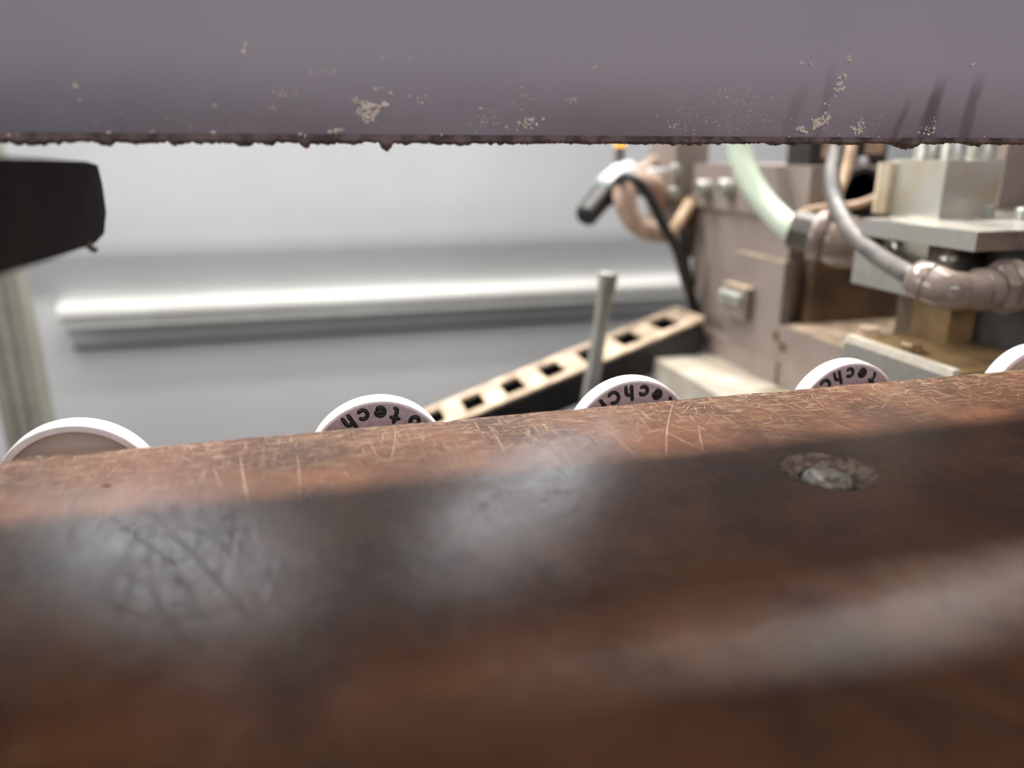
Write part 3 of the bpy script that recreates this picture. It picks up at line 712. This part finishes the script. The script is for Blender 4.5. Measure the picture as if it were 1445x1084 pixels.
cb = tubeobj('tan_cable', [aY(1206, 170, .41), aY(1202, 205, .405), aY(1193, 245, .40), aY(1183, 272, .395), aY(1176, 300, .392)], .0032, M_cable_b)
tag(cb, 'thin tan cable dropping close behind the dark grey hose', 'cable')
cc = tubeobj('looped_cable', [aY(1124, 306, .43), aY(1140, 298, .425), aY(1165, 293, .42), aY(1205, 290, .415), aY(1232, 281, .41), aY(1256, 266, .405), aY(1275, 250, .405)], .0026, M_cable_b)
tag(cc, 'thin beige cable looping under the black bore', 'cable')

# ================================================================== sensor cluster at the back
su = thing('sensor_arm', 'taupe upright arm carrying the sensor cluster left of the frame', 'bracket', (0.32, 0.62, -0.06))
x0, x1 = aY(945, 240, .60).x, aY(990, 240, .60).x
boxobj('upright', x0, x1, .590, .640, -0.060, 0.06, M_taupe, su)
boxobj('lower_bracket', x0+.012, x1+.02, .5825, .600, -0.085, -0.040, M_taupe_d, su)
for (qa, qb, r, m) in (((905, 262), (950, 262), .0065, M_taupe), ((912, 246), (955, 246), .0055, M_grey_l), ((915, 281), (955, 283), .0075, M_taupe), ((912, 267), (945, 268), .0035, M_black)):
    p, q = aY(qa[0], qa[1], .610), aY(qb[0], qb[1], .612); d = q-p
    latheobj('cylinder_rod', [(0, r*.6), (.002, r), (d.length, r)], p, d, m, su, 20)
for q in ((951, 240), (949, 272)):
    p = aY(q[0], q[1], .590); latheobj('arm_screw', [(0, .005), (.004, .005), (.005, .004), (.005, 0)], (p.x, .590, p.z), (0, -1, 0), M_zinc, su, 18)
ps_ = thing('proximity_sensor', 'black-tipped sensor with a white body pointing down left at the back', 'sensor', (0.25, 0.6, -0.05))
t0, t1, t2 = aY(824, 308, .590), aY(856, 270, .605), aY(892, 240, .615)
d = (t1-t0); latheobj('black_tip', [(0, 0), (.0003, .0075), (.003, .0095), (d.length, .0100)], t0, d, M_black, ps_, 24)
d = (t2-t1); latheobj('white_body', [(-.002, .0108), (0, .0125), (d.length*.6, .0135), (d.length, .0090)], t1, d, M_grey_l, ps_, 24)
d2 = (t1-t0).normalized(); latheobj('green_ring', [(0, .0104), (.003, .0104)], t1-d2*.005, d2, mat('ring_green', srgb(60, 92, 74), srgb(50, 80, 64), 60, .4), ps_, 24)
ht = tubeobj('tan_hose', [aY(945, 285, .612), aY(915, 262, .590), aY(884, 264, .578), aY(884, 292, .572), aY(900, 318, .570), aY(925, 328, .568), aY(948, 330, .568)], lambda t: .0105-.0035*t, M_cable_p, n=10, seg=20)
tag(ht, 'thick tan hose bent in a loop below the white sensor body', 'hose')
hb = tubeobj('tan_branch', [aY(948, 332, .566), aY(957, 315, .566), aY(968, 297, .572), aY(974, 285, .585)], .0052, M_cable_b)
tag(hb, 'short tan tube slanting up to the taupe frame beside the black cable', 'tube')
ht2 = tubeobj('tan_pipe', [aY(888, 252, .622), aY(912, 236, .626), aY(932, 224, .630), aY(960, 205, .640)], .0055, M_cable_p)
tag(ht2, 'thin tan pipe rising right above the white sensor body', 'pipe')
bc = tubeobj('black_cable', [aY(862, 285, .600), aY(870, 258, .580), aY(890, 250, .555), aY(914, 274, .548), aY(938, 322, .546), aY(955, 352, .548), aY(966, 392, .552), aY(977, 425, .562), aY(980, 448, .566)], .0040, M_black, n=10)
tag(bc, 'thin black cable hanging from the sensor down to the chain', 'cable')
bc2 = tubeobj('black_cable', [aY(962, 300, .585), aY(964, 345, .575), aY(970, 385, .575), aY(979, 415, .575), aY(984, 442, .570)], .0034, M_black, n=10)
tag(bc2, 'second black cable running down close along the frame edge', 'cable')
ld = thing('signal_lamp', 'small amber lamp on a grey stem just under the grey bar', 'lamp', (0.3, 0.65, 0))
p = aY(875, 206, .65)
latheobj('amber_lens', [(0, .005), (.006, .005), (.008, .003), (.0085, 0)], (p.x, .65, p.z-.001), (0, 0, 1), M_led, ld, 20)
latheobj('stem', [(0, .0042), (.034, .0042)], (p.x, .65, p.z-.034), (0, 0, 1), M_hose_k, ld, 16)
